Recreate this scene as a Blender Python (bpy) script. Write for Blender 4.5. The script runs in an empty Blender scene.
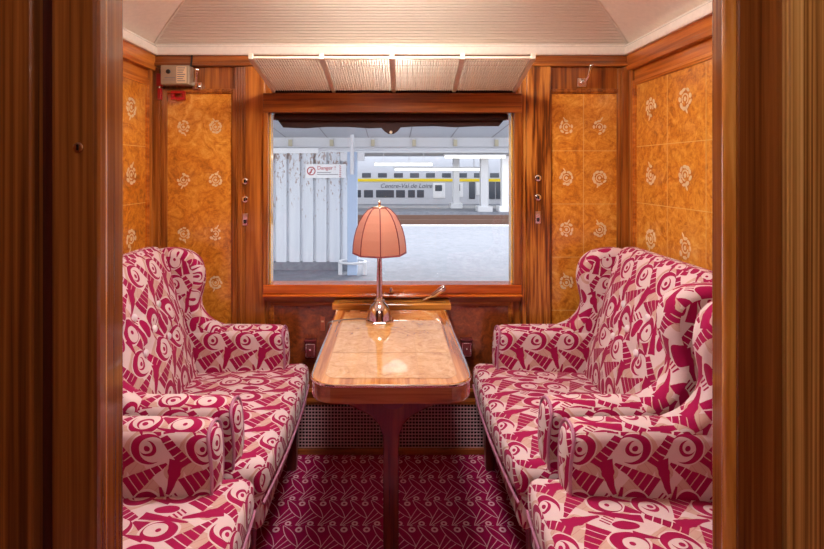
import bpy, bmesh, math, random
from mathutils import Vector, Matrix, Euler

random.seed(7)
PI = math.pi
scene = bpy.context.scene
col = scene.collection

# ------------------------------------------------------------------ camera
F_PX, W_PX, H_PX = 484.0, 824.0, 549.0
CAM_Z = 1.27
cam_data = bpy.data.cameras.new('camera')
cam_data.sensor_width = 36.0
cam_data.sensor_fit = 'HORIZONTAL'
cam_data.lens = F_PX / W_PX * 36.0
cam_data.shift_x = (412.0 - 391.0) / W_PX
cam_data.shift_y = -(274.5 - 170.0) / W_PX
cam_data.clip_start = 0.02
cam = bpy.data.objects.new('camera', cam_data)
col.objects.link(cam)
cam.location = (0, 0, CAM_Z)
cam.rotation_euler = (PI / 2, 0, 0)
scene.camera = cam

# ------------------------------------------------------------------ world, sun, fill lamps, exposure
world = bpy.data.worlds.new('sky')
scene.world = world
world.use_nodes = True
wn = world.node_tree.nodes
wl = world.node_tree.links
bg = wn['Background']
tc = wn.new('ShaderNodeTexCoord')
sp = wn.new('ShaderNodeSeparateXYZ')
wl.new(tc.outputs['Generated'], sp.inputs[0])
sk = wn.new('ShaderNodeValToRGB')
sk.color_ramp.elements[0].position = 0.0
sk.color_ramp.elements[0].color = (0.90, 0.92, 0.95, 1)
sk.color_ramp.elements[1].position = 0.8
sk.color_ramp.elements[1].color = (0.88, 0.93, 1.02, 1)
wl.new(sp.outputs[2], sk.inputs[0])
wl.new(sk.outputs[0], bg.inputs[0])
bg.inputs[1].default_value = 2.5      # bright overcast sky

sun_data = bpy.data.lights.new('sun', 'SUN')
sun_data.energy = 3.0
sun_data.angle = math.radians(10)
sun_data.color = (1.0, 0.95, 0.86)
sun = bpy.data.objects.new('sun', sun_data)
col.objects.link(sun)
sun.rotation_euler = Vector((-0.42, -0.72, -0.62)).to_track_quat('-Z', 'Y').to_euler()


COMPARTMENT_FILL = 72.0   # radiance of the unseen dome added to light the compartment
CORRIDOR_FILL = 18.0  # radiance of the unseen dome added to brighten corridor and doorway
FILL_COLOR = (1.0, 0.945, 0.885, 1.0)

vs = scene.view_settings
vs.view_transform = 'Standard'
vs.look = 'None'
vs.gamma = 1.0
vs.use_curve_mapping = False
vs.exposure = 0.22


# ------------------------------------------------------------------ node expressions
def lin(r, g, b):
    def f(c):
        c /= 255.0
        return c / 12.92 if c <= 0.04045 else ((c + 0.055) / 1.055) ** 2.4
    return (f(r), f(g), f(b), 1.0)


class Mat:
    def __init__(self, name):
        self.m = bpy.data.materials.new(name)
        self.m.use_nodes = True
        self.t = self.m.node_tree
        self.n = self.t.nodes
        self.l = self.t.links
        self.b = self.n['Principled BSDF']

    def set(self, **k):
        for key, v in k.items():
            s = self.b.inputs[key.replace('_', ' ')]
            if isinstance(v, Ex):
                v = v.s
            if isinstance(v, bpy.types.NodeSocket):
                self.l.new(v, s)
            else:
                s.default_value = v
        return self

    def math(self, op, *a):
        nd = self.n.new('ShaderNodeMath')
        nd.operation = op
        for i, x in enumerate(a):
            if isinstance(x, Ex):
                self.l.new(x.s, nd.inputs[i])
            else:
                nd.inputs[i].default_value = x
        return Ex(self, nd.outputs[0])

    def uv(self):
        nd = self.n.new('ShaderNodeUVMap')
        nd.uv_map = 'UVMap'
        s = self.n.new('ShaderNodeSeparateXYZ')
        self.l.new(nd.outputs[0], s.inputs[0])
        return Ex(self, s.outputs[0]), Ex(self, s.outputs[1])

    def obj(self):
        nd = self.n.new('ShaderNodeTexCoord')
        s = self.n.new('ShaderNodeSeparateXYZ')
        self.l.new(nd.outputs['Object'], s.inputs[0])
        return [Ex(self, s.outputs[i]) for i in range(3)]

    def vec(self, x, y, z):
        nd = self.n.new('ShaderNodeCombineXYZ')
        for i, v in enumerate((x, y, z)):
            if isinstance(v, Ex):
                self.l.new(v.s, nd.inputs[i])
            else:
                nd.inputs[i].default_value = v
        return nd.outputs[0]

    def noise(self, vec, scale=5.0, detail=4.0, rough=0.5, dist=0.0):
        nd = self.n.new('ShaderNodeTexNoise')
        self.l.new(vec, nd.inputs['Vector'])
        nd.inputs['Scale'].default_value = scale
        nd.inputs['Detail'].default_value = detail
        nd.inputs['Roughness'].default_value = rough
        nd.inputs['Distortion'].default_value = dist
        return Ex(self, nd.outputs['Fac'])

    def voronoi(self, vec, scale):
        nd = self.n.new('ShaderNodeTexVoronoi')
        self.l.new(vec, nd.inputs['Vector'])
        nd.inputs['Scale'].default_value = scale
        return Ex(self, nd.outputs['Distance'])

    def ramp(self, fac, stops):
        nd = self.n.new('ShaderNodeValToRGB')
        e = nd.color_ramp.elements
        while len(e) > 1:
            e.remove(e[-1])
        e[0].position = stops[0][0]
        e[0].color = stops[0][1]
        for p, c in stops[1:]:
            x = e.new(p)
            x.color = c
        self.l.new(fac.s, nd.inputs[0])
        return nd.outputs[0]

    def mix(self, fac, a, b, mode='MIX'):
        nd = self.n.new('ShaderNodeMix')
        nd.data_type = 'RGBA'
        nd.blend_type = mode
        for i, v in ((0, fac), (6, a), (7, b)):
            if isinstance(v, Ex):
                v = v.s
            if isinstance(v, bpy.types.NodeSocket):
                self.l.new(v, nd.inputs[i])
            else:
                nd.inputs[i].default_value = v
        return nd.outputs[2]

    def bump(self, h, strength, dist=0.001):
        nd = self.n.new('ShaderNodeBump')
        nd.inputs['Strength'].default_value = strength
        nd.inputs['Distance'].default_value = dist
        self.l.new(h.s, nd.inputs['Height'])
        self.l.new(nd.outputs[0], self.b.inputs['Normal'])


class Ex:
    def __init__(self, m, s):
        self.m = m
        self.s = s
    def __add__(self, o): return self.m.math('ADD', self, o)
    def __radd__(self, o): return self.m.math('ADD', self, o)
    def __sub__(self, o): return self.m.math('SUBTRACT', self, o)
    def __rsub__(self, o): return self.m.math('SUBTRACT', o, self)
    def __mul__(self, o): return self.m.math('MULTIPLY', self, o)
    def __rmul__(self, o): return self.m.math('MULTIPLY', self, o)
    def __truediv__(self, o): return self.m.math('DIVIDE', self, o)
    def lt(self, o): return self.m.math('LESS_THAN', self, o)
    def gt(self, o): return self.m.math('GREATER_THAN', self, o)
    def abs(self): return self.m.math('ABSOLUTE', self)
    def sqrt(self): return self.m.math('SQRT', self)
    def sin(self): return self.m.math('SINE', self)
    def fract(self): return self.m.math('FRACT', self)
    def mod(self, o): return self.m.math('FLOORED_MODULO', self, o)
    def floor(self): return self.m.math('FLOOR', self)
    def __or__(self, o): return self.m.math('MAXIMUM', self, o)
    def __and__(self, o): return self.m.math('MULTIPLY', self, o)
    def no(self): return 1.0 - self


# ------------------------------------------------------------------ materials
def simple(name, c, rough=0.5, metal=0.0, coat=0.0, **k):
    m = Mat(name)
    x, y, z = m.obj()
    nz = m.noise(m.vec(x, y, z), 60.0, 3.0)
    cc = m.mix(nz, tuple(v * 0.9 for v in c[:3]) + (1,), tuple(min(1, v * 1.1) for v in c[:3]) + (1,))
    m.set(Base_Color=cc, Roughness=rough, Metallic=metal, Coat_Weight=coat, Coat_Roughness=0.06, **k)
    return m.m


def wood(name, c_dark, c_mid, c_light, axis='z', scale=1.0, rough=0.3, coat=0.6, contrast=1.0, stretch=1.0):
    m = Mat(name)
    p = m.obj()
    s = [55.0 * scale] * 3
    s['xyz'.index(axis)] = 2.2 * scale * stretch
    v = m.vec(p[0] * s[0], p[1] * s[1], p[2] * s[2])
    n1 = m.noise(v, 1.0, 5.0, 0.6, 0.4)
    s2 = [14.0 * scale] * 3
    s2['xyz'.index(axis)] = 1.1 * scale * stretch
    n2 = m.noise(m.vec(p[0] * s2[0], p[1] * s2[1], p[2] * s2[2]), 1.0, 2.0, 0.5, 0.8)
    fac = (n1 - 0.5) * (1.6 * contrast) + (n2 - 0.5) * (1.2 * contrast) + 0.5
    c = m.ramp(fac, [(0.12, c_dark), (0.5, c_mid), (0.88, c_light)])
    m.set(Base_Color=c, Roughness=rough, Coat_Weight=coat, Coat_Roughness=0.05)
    return m.m


MAHO_D, MAHO_M, MAHO_L = lin(90, 38, 8), lin(150, 78, 22), lin(194, 116, 44)
wood_v = wood('mahogany_vertical', MAHO_D, MAHO_M, MAHO_L, 'z')
wood_x = wood('mahogany_across', MAHO_D, MAHO_M, MAHO_L, 'x')
wood_y = wood('mahogany_along', MAHO_D, MAHO_M, MAHO_L, 'y')
wood_side = wood('orange_mahogany_along', lin(140, 64, 14), lin(192, 102, 30), lin(222, 138, 52), 'y')
oak_v = wood('oak_vertical', lin(92, 40, 8), lin(162, 88, 26), lin(206, 132, 56), 'z', 1.6, contrast=1.9)
jamb_wood = wood('dark_jamb_wood', lin(84, 40, 14), lin(132, 72, 28), lin(166, 98, 44), 'z', 3.0, rough=0.22, coat=0.9, contrast=0.8, stretch=0.3)
jamb_dark = wood('darkest_jamb_wood', lin(34, 8, 6), lin(58, 18, 12), lin(76, 28, 18), 'z', 1.6, rough=0.25, coat=0.7, contrast=0.7)
jamb_gold = wood('golden_bead_wood', lin(150, 84, 24), lin(204, 130, 52), lin(230, 162, 78), 'z', 1.6, rough=0.2, coat=1.0)
jamb_oak = wood('pale_facing_oak', lin(132, 80, 30), lin(206, 146, 74), lin(236, 184, 112), 'z', 5.0, rough=0.45, coat=0.2, contrast=1.5, stretch=0.06)
table_edge = wood('table_border_wood', lin(150, 80, 30), lin(200, 130, 65), lin(222, 160, 92), 'y', 1.2, rough=0.08, coat=1.0)
table_side = wood('table_side_wood', lin(96, 40, 12), lin(146, 74, 28), lin(178, 104, 46), 'x', 1.0, rough=0.2, coat=0.9)
table_dark = wood('table_leg_wood', lin(64, 18, 10), lin(104, 36, 16), lin(134, 56, 26), 'z', 1.0, rough=0.25, coat=0.8)
sill_wood = wood('sill_wood', lin(140, 52, 10), lin(196, 92, 22), lin(222, 128, 44), 'x', 1.0, rough=0.2, coat=1.0)
leg_wood = wood('chair_leg_wood', lin(66, 16, 12), lin(104, 34, 20), lin(130, 50, 30), 'z', 1.5, rough=0.35, coat=0.5)


sunlit_reveal = wood('sunlit_gold_reveal_wood', lin(206, 140, 40), lin(232, 176, 66), lin(244, 200, 96), 'z', 1.0, rough=0.2, coat=1.0)  # yellow sunlight on the reveal is put into the wood colour


def burl(name, c0, c1, c2, c3, scale=1.0, coat=1.0):
    m = Mat(name)
    x, y, z = m.obj()
    v = m.vec(x, y, z)
    n1 = m.noise(v, 17.0 * scale, 6.0, 0.65, 2.0)
    n2 = m.noise(v, 70.0 * scale, 4.0, 0.6, 1.2)
    n3 = m.noise(v, 3.0 * scale, 2.0, 0.5, 0.0)
    fac = (n1 - 0.5) * 1.5 + (n2 - 0.5) * 0.7 + (n3 - 0.5) * 0.7 + 0.5
    c = m.ramp(fac, [(0.1, c0), (0.4, c1), (0.65, c2), (0.92, c3)])
    m.set(Base_Color=c, Roughness=0.3, Coat_Weight=coat, Coat_Roughness=0.02, Coat_IOR=1.6)
    if 'table' in name:
        m.set(Roughness=0.04, IOR=1.9, Coat_IOR=1.8)
    return m.m


burl_wall = burl('burl_veneer_wall', lin(152, 80, 15), lin(206, 122, 32), lin(228, 152, 54), lin(242, 184, 94))
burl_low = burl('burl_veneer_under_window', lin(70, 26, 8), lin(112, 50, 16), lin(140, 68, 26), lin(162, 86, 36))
burl_table = burl('burl_veneer_table', lin(176, 112, 52), lin(212, 152, 88), lin(228, 174, 112), lin(240, 196, 138), 0.9)


def make_fabric():
    m = Mat('moquette_upholstery')
    u0, v0 = m.uv()
    u0, v0 = u0 * 1.12, v0 * 1.12
    W, H = 0.150, 0.290
    wob = m.noise(m.vec(u0, v0, 0.0), 22.0, 1.0)
    u = u0 + (wob - 0.5) * 0.008
    v = v0 + (wob - 0.5) * 0.006

    def loc(cx, cy):
        return (u - (cx - W / 2)).mod(W) - W / 2, (v - (cy - H / 2)).mod(H) - H / 2

    def circ(p, dx, dy, r, sy=1.0):
        x = p[0] - dx
        y = (p[1] - dy) * sy
        return (x * x + y * y).lt(r * r)

    def crescent(p, r, dx, dy, r2, sy=1.0):
        return circ(p, 0, 0, r, sy) & circ(p, dx, dy, r2, sy).no()

    def band(x0, y0, x1, y1, w0, w1, rungs=0, gap=0.2):
        cx, cy = (x0 + x1) / 2, (y0 + y1) / 2
        px, py = loc(cx, cy)
        L = math.hypot(x1 - x0, y1 - y0)
        dx, dy = (x1 - x0) / L, (y1 - y0) / L
        t = (px * dx + py * dy) / L + 0.5
        n = (px * (-dy) + py * dx).abs()
        k = n.lt(t * (w1 - w0) + w0) & (t - 0.5).abs().lt(0.5)
        if rungs:
            k = k & (t * rungs).fract().gt(gap)
        return k

    a = loc(0.048, 0.048)
    mag = crescent(a, 0.046, 0.013, 0.003, 0.037)
    halo = circ(a, 0, 0, 0.050)
    mag = mag | crescent(a, 0.023, -0.006, -0.004, 0.019) | circ(a, -0.002, 0, 0.008)
    mag = mag | band(0.090, 0.010, 0.146, 0.096, 0.010, 0.020, 5, 0.14)
    b = loc(0.112, 0.118)
    mag = mag | crescent(b, 0.017, -0.004, 0.005, 0.010)
    mag = mag | band(0.098, 0.090, -0.012, 0.164, 0.003, 0.032, 6, 0.13)
    mag = mag | band(0.122, 0.082, 0.094, 0.182, 0.020, 0.005) | band(0.080, 0.300, 0.060, 0.262, 0.004, 0.018)
    c = loc(0.042, 0.218)
    mag = mag | crescent(c, 0.038, 0.006, 0.011, 0.025, 0.85) | circ(c, 0.004, 0.004, 0.007)
    halo = halo | circ(c, 0, 0, 0.044, 0.85)
    mag = mag | band(0.012, 0.240, 0.030, 0.300, 0.012, 0.002)
    mag = mag | band(0.078, 0.224, 0.122, 0.186, 0.013, 0.013, 5, 0.55)
    d = loc(0.130, 0.236)
    mag = mag | circ(d, 0, 0, 0.017, 0.5)
    mag = mag | band(0.076, 0.160, 0.104, 0.290, 0.003, 0.016)
    tan = ((u * (2 * PI / W) + (v * (2 * PI / H)).sin() * 1.4).sin().gt(0.35) & halo.no()) | circ(b, 0, 0, 0.026)
    weave = m.noise(m.vec(u0, v0, 0.0), 420.0, 2.0, 0.6)
    base = m.mix(tan, lin(226, 202, 202), lin(206, 166, 150))
    base = m.mix(m.noise(m.vec(u0, v0, 0.0), 16.0, 3.0) * 0.35, base, lin(204, 170, 168))
    thin = ((u0 * 0.8 + v0 * 0.6) / 0.021).fract().lt(0.10) & tan
    base = m.mix(thin * 0.7, base, lin(192, 136, 130))
    cc = m.mix(mag, base, lin(162, 6, 74))
    cc = m.mix((weave - 0.35) * 0.25, cc, lin(130, 50, 80))
    m.set(Base_Color=cc, Roughness=0.85, Sheen_Weight=0.12, Sheen_Roughness=0.4, Specular_IOR_Level=0.2)
    m.bump(weave, 0.25, 0.001)
    return m.m


fabric = make_fabric()
piping_mat = simple('piping_cord', lin(186, 120, 148), 0.7)
crease_shade_mat = simple('crease_shade', lin(112, 30, 62), 0.7)  # dark colour for the shadow in the crease between backrest and wings
button_mat = simple('button_cloth', lin(236, 222, 228), 0.5)


def make_carpet():
    m = Mat('leaf_carpet')
    x, y, z = m.obj()
    W, H = 0.080, 0.133
    row = (y / H).floor()
    u = x + row * 0.012
    v = y

    def loc(cx, cy):
        return (u - (cx - W / 2)).mod(W) - W / 2, (v - (cy - H / 2)).mod(H) - H / 2

    def leaf(x0, y0, x1, y1, w, mid, wedge=False):
        px, py = loc((x0 + x1) / 2, (y0 + y1) / 2)
        L = math.hypot(x1 - x0, y1 - y0)
        dx, dy = (x1 - x0) / L, (y1 - y0) / L
        t = (px * dx + py * dy) / L + 0.5
        n = (px * (-dy) + py * dx)
        inside = (t - 0.5).abs().lt(0.5)
        prof = m.math('POWER', m.math('MAXIMUM', t, 0.0), 0.75) * w if wedge else m.math('POWER', m.math('MAXIMUM', (t * PI).sin(), 0.0), 0.8) * w
        line = (n.abs() - prof).abs().lt(0.0015) & inside
        if mid:
            line = line | (n.abs().lt(0.0014) & inside)
        return line, n.abs().lt(prof) & inside

    l1, f1 = leaf(0.0, 0.133, 0.067, 0.0365, 0.0135, False)
    l2, f2 = leaf(-0.026, -0.003, 0.035, 0.073, 0.026, True, True)
    a = loc(-0.022, 0.113)
    ra = (a[0] * a[0] + a[1] * a[1]).sqrt()
    b = loc(0.026, 0.010)
    rb = (b[0] * b[0] + b[1] * b[1]).sqrt()
    ring = (ra - 0.0090).abs().lt(0.0036) | (rb - 0.0082).abs().lt(0.0034)
    line = l1 | (l2 & f1.no()) | ring
    fuzz = m.noise(m.vec(x, y, z), 500.0, 2.0)
    base = m.mix(fuzz, lin(130, 6, 62), lin(186, 20, 92))
    cc = m.mix(line, base, lin(236, 182, 202))
    m.set(Base_Color=cc, Roughness=0.95, Specular_IOR_Level=0.1)
    m.bump(fuzz, 0.4, 0.002)
    return m.m


carpet = make_carpet()
chrome = simple('chrome', lin(240, 238, 238), 0.10, 1.0)
brass = simple('pale_brass', lin(222, 190, 150), 0.25, 1.0)
cream_metal = simple('cream_enamel_metal', lin(240, 226, 204), 0.35, 0.15)
net_mat = simple('cream_net_wire', lin(214, 200, 180), 0.5, 0.35)
grille_mat = simple('grille_wire', lin(226, 192, 200), 0.4, 0.35)
black_void = simple('black_backing', lin(18, 10, 12), 0.8)
ceiling_paint = None


def make_ceiling():
    m = Mat('ribbed_cream_ceiling')
    x, y, z = m.obj()
    n = m.noise(m.vec(x, y, z), 2.0, 2.0)
    cc = m.mix(n, lin(238, 222, 206), lin(246, 232, 216))
    rib = (y * (2 * PI / 0.016)).sin()
    m.set(Base_Color=cc, Roughness=0.28, Coat_Weight=0.3, Coat_Roughness=0.1)
    m.bump(rib, 0.8, 0.003)
    return m.m


ceiling_rib = make_ceiling()
ceiling_plain = simple('plain_cream_ceiling', lin(242, 226, 210), 0.3, 0.0, 0.3)
cornice_mat = simple('cornice_cream', lin(248, 234, 220), 0.25, 0.0, 0.5)
blind_mat = simple('dark_blind_cloth', lin(52, 22, 18), 0.7)
pearl = simple('pearl_inlay', lin(238, 216, 180), 0.3, 0.25, 0.6)
line_mat = simple('inlay_line', lin(226, 178, 112), 0.3, 0.0, 0.8)
grey_box = simple('grey_box_paint', lin(176, 156, 132), 0.4, 0.3, 0.3)
cream_label = simple('cream_label', lin(232, 204, 164), 0.5)
red_paint = simple('red_paint', lin(176, 12, 16), 0.35, 0.0, 0.5)
dark_metal = simple('dark_metal', lin(46, 36, 34), 0.35, 0.8)
ash_brown = simple('ashtray_bakelite', lin(110, 44, 48), 0.25, 0.2, 0.7)
black_plastic = simple('black_plastic', lin(22, 20, 24), 0.4)
cord_mat = simple('grey_flex', lin(96, 84, 78), 0.5)


def make_shade(name, c):
    m = Mat(name)
    x, y, z = m.obj()
    n = m.noise(m.vec(x, y, z), 220.0, 2.0)
    cc = m.mix(n, tuple(v * 0.92 for v in c[:3]) + (1,), c)
    m.set(Base_Color=cc, Roughness=0.5, Sheen_Weight=0.3)
    tr = m.n.new('ShaderNodeBsdfTranslucent')
    m.l.new(cc, tr.inputs[0])
    mx = m.n.new('ShaderNodeMixShader')
    mx.inputs[0].default_value = 0.45
    m.l.new(m.b.outputs[0], mx.inputs[1])
    m.l.new(tr.outputs[0], mx.inputs[2])
    m.l.new(mx.outputs[0], m.n['Material Output'].inputs[0])
    return m.m


shade_mat = make_shade('salmon_shade_silk', lin(226, 162, 138))
shade_trim = simple('shade_ribbon', lin(128, 44, 50), 0.6)


def make_glass():
    m = Mat('window_glass')
    tp = m.n.new('ShaderNodeBsdfTransparent')
    tp.inputs[0].default_value = (0.97, 0.98, 0.99, 1)
    gl = m.n.new('ShaderNodeBsdfGlossy')
    gl.inputs['Roughness'].default_value = 0.01
    fr = m.n.new('ShaderNodeFresnel')
    fr.inputs[0].default_value = 1.45
    mx = m.n.new('ShaderNodeMixShader')
    m.l.new(fr.outputs[0], mx.inputs[0])
    m.l.new(tp.outputs[0], mx.inputs[1])
    m.l.new(gl.outputs[0], mx.inputs[2])
    m.l.new(mx.outputs[0], m.n['Material Output'].inputs[0])
    return m.m


glass = make_glass()


def emit(name, c, s):
    m = Mat(name)
    m.set(Base_Color=c, Emission_Color=c, Emission_Strength=s)
    return m.m


tube_glow = emit('fluorescent_tube', (1, 0.97, 0.85, 1), 2.2)
fill_glow = emit('fill_lamp_glass', FILL_COLOR, COMPARTMENT_FILL)
corridor_fill_glow = emit('corridor_fill_glass', FILL_COLOR, CORRIDOR_FILL)


def make_hoarding():
    m = Mat('white_rusty_sheet')
    x, y, z = m.obj()
    v = m.vec(x * 2.2, y, z)
    sp = m.noise(v, 9.0, 5.0, 0.7)
    top = (z - 0.4) * 0.12
    rust = (sp + top).gt(0.70)
    st = m.noise(m.vec(x * 14.0, y, z * 0.8), 1.0, 3.0)
    cc = m.mix(st, lin(205, 210, 220), lin(236, 238, 242))
    cc = m.mix(rust * 0.75, cc, lin(150, 112, 92))
    m.set(Base_Color=cc, Roughness=0.5)
    return m.m


hoarding_mat = make_hoarding()


def make_platform():
    m = Mat('platform_asphalt')
    x, y, z = m.obj()
    v = m.vec(x, y, z)
    n = m.noise(v, 7.0, 8.0, 0.75)
    p = m.noise(m.vec(x * 0.5, y * 0.9, z), 0.8, 4.0, 0.6)
    cc = m.mix((n - 0.25) * 1.6, lin(96, 100, 112), lin(150, 152, 160))
    cc = m.mix(p * 0.4, cc, lin(158, 160, 168))
    m.set(Base_Color=cc, Roughness=0.85)
    m.bump(n, 0.3, 0.004)
    return m.m


platform_mat = make_platform()
ballast_mat = simple('ballast', lin(150, 140, 136), 0.95)
white_paint = simple('white_paint', lin(236, 236, 238), 0.45)
steel_white = simple('weathered_white_steel', lin(214, 214, 218), 0.5)
soffit_mat = simple('grey_soffit', lin(196, 196, 200), 0.6)
post_blue = simple('pale_blue_post', lin(170, 188, 214), 0.45)
train_grey = simple('pale_train_paint', lin(200, 202, 210), 0.4, 0.1)
train_dark = simple('train_window_glass', lin(70, 76, 86), 0.15)
yellow_paint = simple('yellow_paint', lin(236, 206, 30), 0.45)
sign_white = simple('sign_white', lin(244, 242, 242), 0.4)
sign_red = simple('sign_red', lin(190, 44, 54), 0.45)
sign_grey = simple('sign_grey', lin(130, 124, 128), 0.5)
clip_mat = simple('pale_clip', lin(196, 186, 160), 0.5)
rail_rust = simple('rusty_rail', lin(120, 92, 80), 0.5, 0.5)
text_grey = simple('train_lettering', lin(84, 88, 98), 0.5)


# ------------------------------------------------------------------ mesh helpers
class MB:
    def __init__(self):
        self.bm = bmesh.new()
        self.uvl = self.bm.loops.layers.uv.new('UVMap')

    def face(self, vs_, uvs=None):
        try:
            f = self.bm.faces.new(vs_)
        except ValueError:
            return None
        if uvs:
            for lp, q in zip(f.loops, uvs):
                lp[self.uvl].uv = q
        return f

    def box(self, a, b):
        x0, x1 = sorted((a[0], b[0])); y0, y1 = sorted((a[1], b[1])); z0, z1 = sorted((a[2], b[2]))
        v = [self.bm.verts.new(p) for p in ((x0, y0, z0), (x1, y0, z0), (x1, y1, z0), (x0, y1, z0),
                                            (x0, y0, z1), (x1, y0, z1), (x1, y1, z1), (x0, y1, z1))]
        for q in ((3, 2, 1, 0), (4, 5, 6, 7), (0, 1, 5, 4), (1, 2, 6, 5), (2, 3, 7, 6), (3, 0, 4, 7)):
            self.face([v[i] for i in q])
        return self

    def hexa(self, pts):
        v = [self.bm.verts.new(p) for p in pts]
        for q in ((3, 2, 1, 0), (4, 5, 6, 7), (0, 1, 5, 4), (1, 2, 6, 5), (2, 3, 7, 6), (3, 0, 4, 7)):
            self.face([v[i] for i in q])
        return self

    def prism(self, outline, axis, a, b):
        """outline: 2D points; extruded along axis from a to b. x:(y,z) y:(x,z) z:(x,y)"""
        def P(p, h):
            return {'x': (h, p[0], p[1]), 'y': (p[0], h, p[1]), 'z': (p[0], p[1], h)}[axis]
        r0 = [self.bm.verts.new(P(p, a)) for p in outline]
        r1 = [self.bm.verts.new(P(p, b)) for p in outline]
        n = len(outline)
        self.face(r0[::-1]); self.face(r1)
        for i in range(n):
            j = (i + 1) % n
            self.face([r0[i], r0[j], r1[j], r1[i]])
        return self

    def tube(self, path, r, n=8, closed=False, caps=True):
        path = [Vector(p) for p in path]
        rs = r if isinstance(r, (list, tuple)) else [r] * len(path)
        rings = []
        up = None
        for i, p in enumerate(path):
            if closed:
                d = path[(i + 1) % len(path)] - path[i - 1]
            else:
                d = path[min(i + 1, len(path) - 1)] - path[max(i - 1, 0)]
            d.normalize()
            if up is None:
                up = Vector((0, 0, 1)) if abs(d.z) < 0.9 else Vector((1, 0, 0))
            s = d.cross(up)
            if s.length < 1e-6:
                s = d.orthogonal()
            s.normalize()
            up = s.cross(d).normalized()
            rings.append([self.bm.verts.new(p + (s * math.cos(2 * PI * k / n) + up * math.sin(2 * PI * k / n)) * rs[i]) for k in range(n)])
        m = len(rings)
        for i in range(m if closed else m - 1):
            a, b = rings[i], rings[(i + 1) % m]
            for k in range(n):
                self.face([a[k], a[(k + 1) % n], b[(k + 1) % n], b[k]])
        if caps and not closed:
            self.face(rings[0][::-1]); self.face(rings[-1])
        return self

    def lathe(self, prof, c=(0, 0, 0), n=24, rot=0.0, axis='z'):
        rings = []
        for r, h in prof:
            ring = []
            for k in range(n):
                t = rot + 2 * PI * k / n
                q = (r * math.cos(t), r * math.sin(t), h)
                if axis == 'y':
                    q = (q[0], -q[2], q[1])
                elif axis == 'x':
                    q = (q[2], q[0], q[1])
                ring.append(self.bm.verts.new(Vector(q) + Vector(c)))
            rings.append(ring)
        for a, b in zip(rings, rings[1:]):
            for k in range(n):
                self.face([a[k], a[(k + 1) % n], b[(k + 1) % n], b[k]])
        self.face(rings[0][::-1]); self.face(rings[-1])
        return self

    def rounded_box(self, size, c, r, k=4, n=(6, 6, 4), deform=None, uvoff=(0, 0), faces='xyz'):
        h = [s / 2 for s in size]
        C = [-1, -1, -1]
        for a in range(3):
            e = [r * i / k for i in range(k)]
            inner = [-(h[a] - r) + (2 * (h[a] - r)) * i / n[a] for i in range(n[a] + 1)]
            C[a] = [-h[a] + q for q in e] + inner + [h[a] - q for q in e[::-1]]
        verts = {}

        def V(p):
            key = tuple(round(q, 6) for q in p)
            if key in verts:
                return verts[key]
            q = Vector([max(-(h[a] - r), min(h[a] - r, p[a])) for a in range(3)])
            d = Vector(p) - q
            w = q + (d.normalized() * r if d.length > 1e-9 else d)
            w = w + Vector(c)
            if deform:
                w = deform(w)
            verts[key] = self.bm.verts.new(w)
            return verts[key]
        for ax in range(3):
            ua, va = [(1, 2), (0, 2), (0, 1)][ax]
            for sgn in (-1, 1):
                for i in range(len(C[ua]) - 1):
                    for j in range(len(C[va]) - 1):
                        q = []
                        for (ii, jj) in ((i, j), (i + 1, j), (i + 1, j + 1), (i, j + 1)):
                            p = [0, 0, 0]
                            p[ax] = sgn * h[ax]; p[ua] = C[ua][ii]; p[va] = C[va][jj]
                            q.append(p)
                        if (sgn > 0) == (ax == 1):
                            q = q[::-1]
                        if ax == 2:
                            uv = [(p[1] + uvoff[0], -p[0] + uvoff[1]) for p in q]
                        else:
                            uv = [(p[ua] + uvoff[0], -p[va] + uvoff[1]) for p in q]
                        self.face([V(p) for p in q], uv)
        return self

    def puff(self, outline, axis, a, b, r, k=4, uvoff=(0, 0)):
        """outline (smooth, CCW) extruded along axis between a and b with rounded rims of radius r"""
        n = len(outline)
        P2 = [Vector(p) for p in outline]
        nor = []
        for i in range(n):
            t = (P2[(i + 1) % n] - P2[i - 1]).normalized()
            nor.append(Vector((t.y, -t.x)))
        arc = [0.0]
        for i in range(n):
            arc.append(arc[-1] + (P2[(i + 1) % n] - P2[i]).length)

        def P(p, h):
            return {'x': (h, p[0], p[1]), 'y': (p[0], h, p[1])}[axis]
        levels = []
        for s in range(k + 1):
            th = PI / 2 * s / k
            levels.append((r * (1 - math.sin(th)), a + r * (1 - math.cos(th))))
        lv2 = [(i, b - (h - a)) for i, h in levels[::-1]]
        levels = levels + lv2
        rings = [[self.bm.verts.new(P(P2[i] - nor[i] * ins, h)) for i in range(n)] for ins, h in levels]
        for q in range(len(rings) - 1):
            for i in range(n):
                j = (i + 1) % n
                uv = [(levels[q][1] + uvoff[0], arc[i] + uvoff[1]), (levels[q][1] + uvoff[0], arc[i + 1] + uvoff[1]),
                      (levels[q + 1][1] + uvoff[0], arc[i + 1] + uvoff[1]), (levels[q + 1][1] + uvoff[0], arc[i] + uvoff[1])]
                self.face([rings[q][i], rings[q][j], rings[q + 1][j], rings[q + 1][i]], uv)
        for ring, flip in ((rings[0], True), (rings[-1], False)):
            f = self.face(ring[::-1] if flip else ring)
            if f:
                for lp in f.loops:
                    co = lp.vert.co
                    lp[self.uvl].uv = ((co.x if axis == 'y' else co.y) + uvoff[0], -co.z + uvoff[1])
        return self

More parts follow.
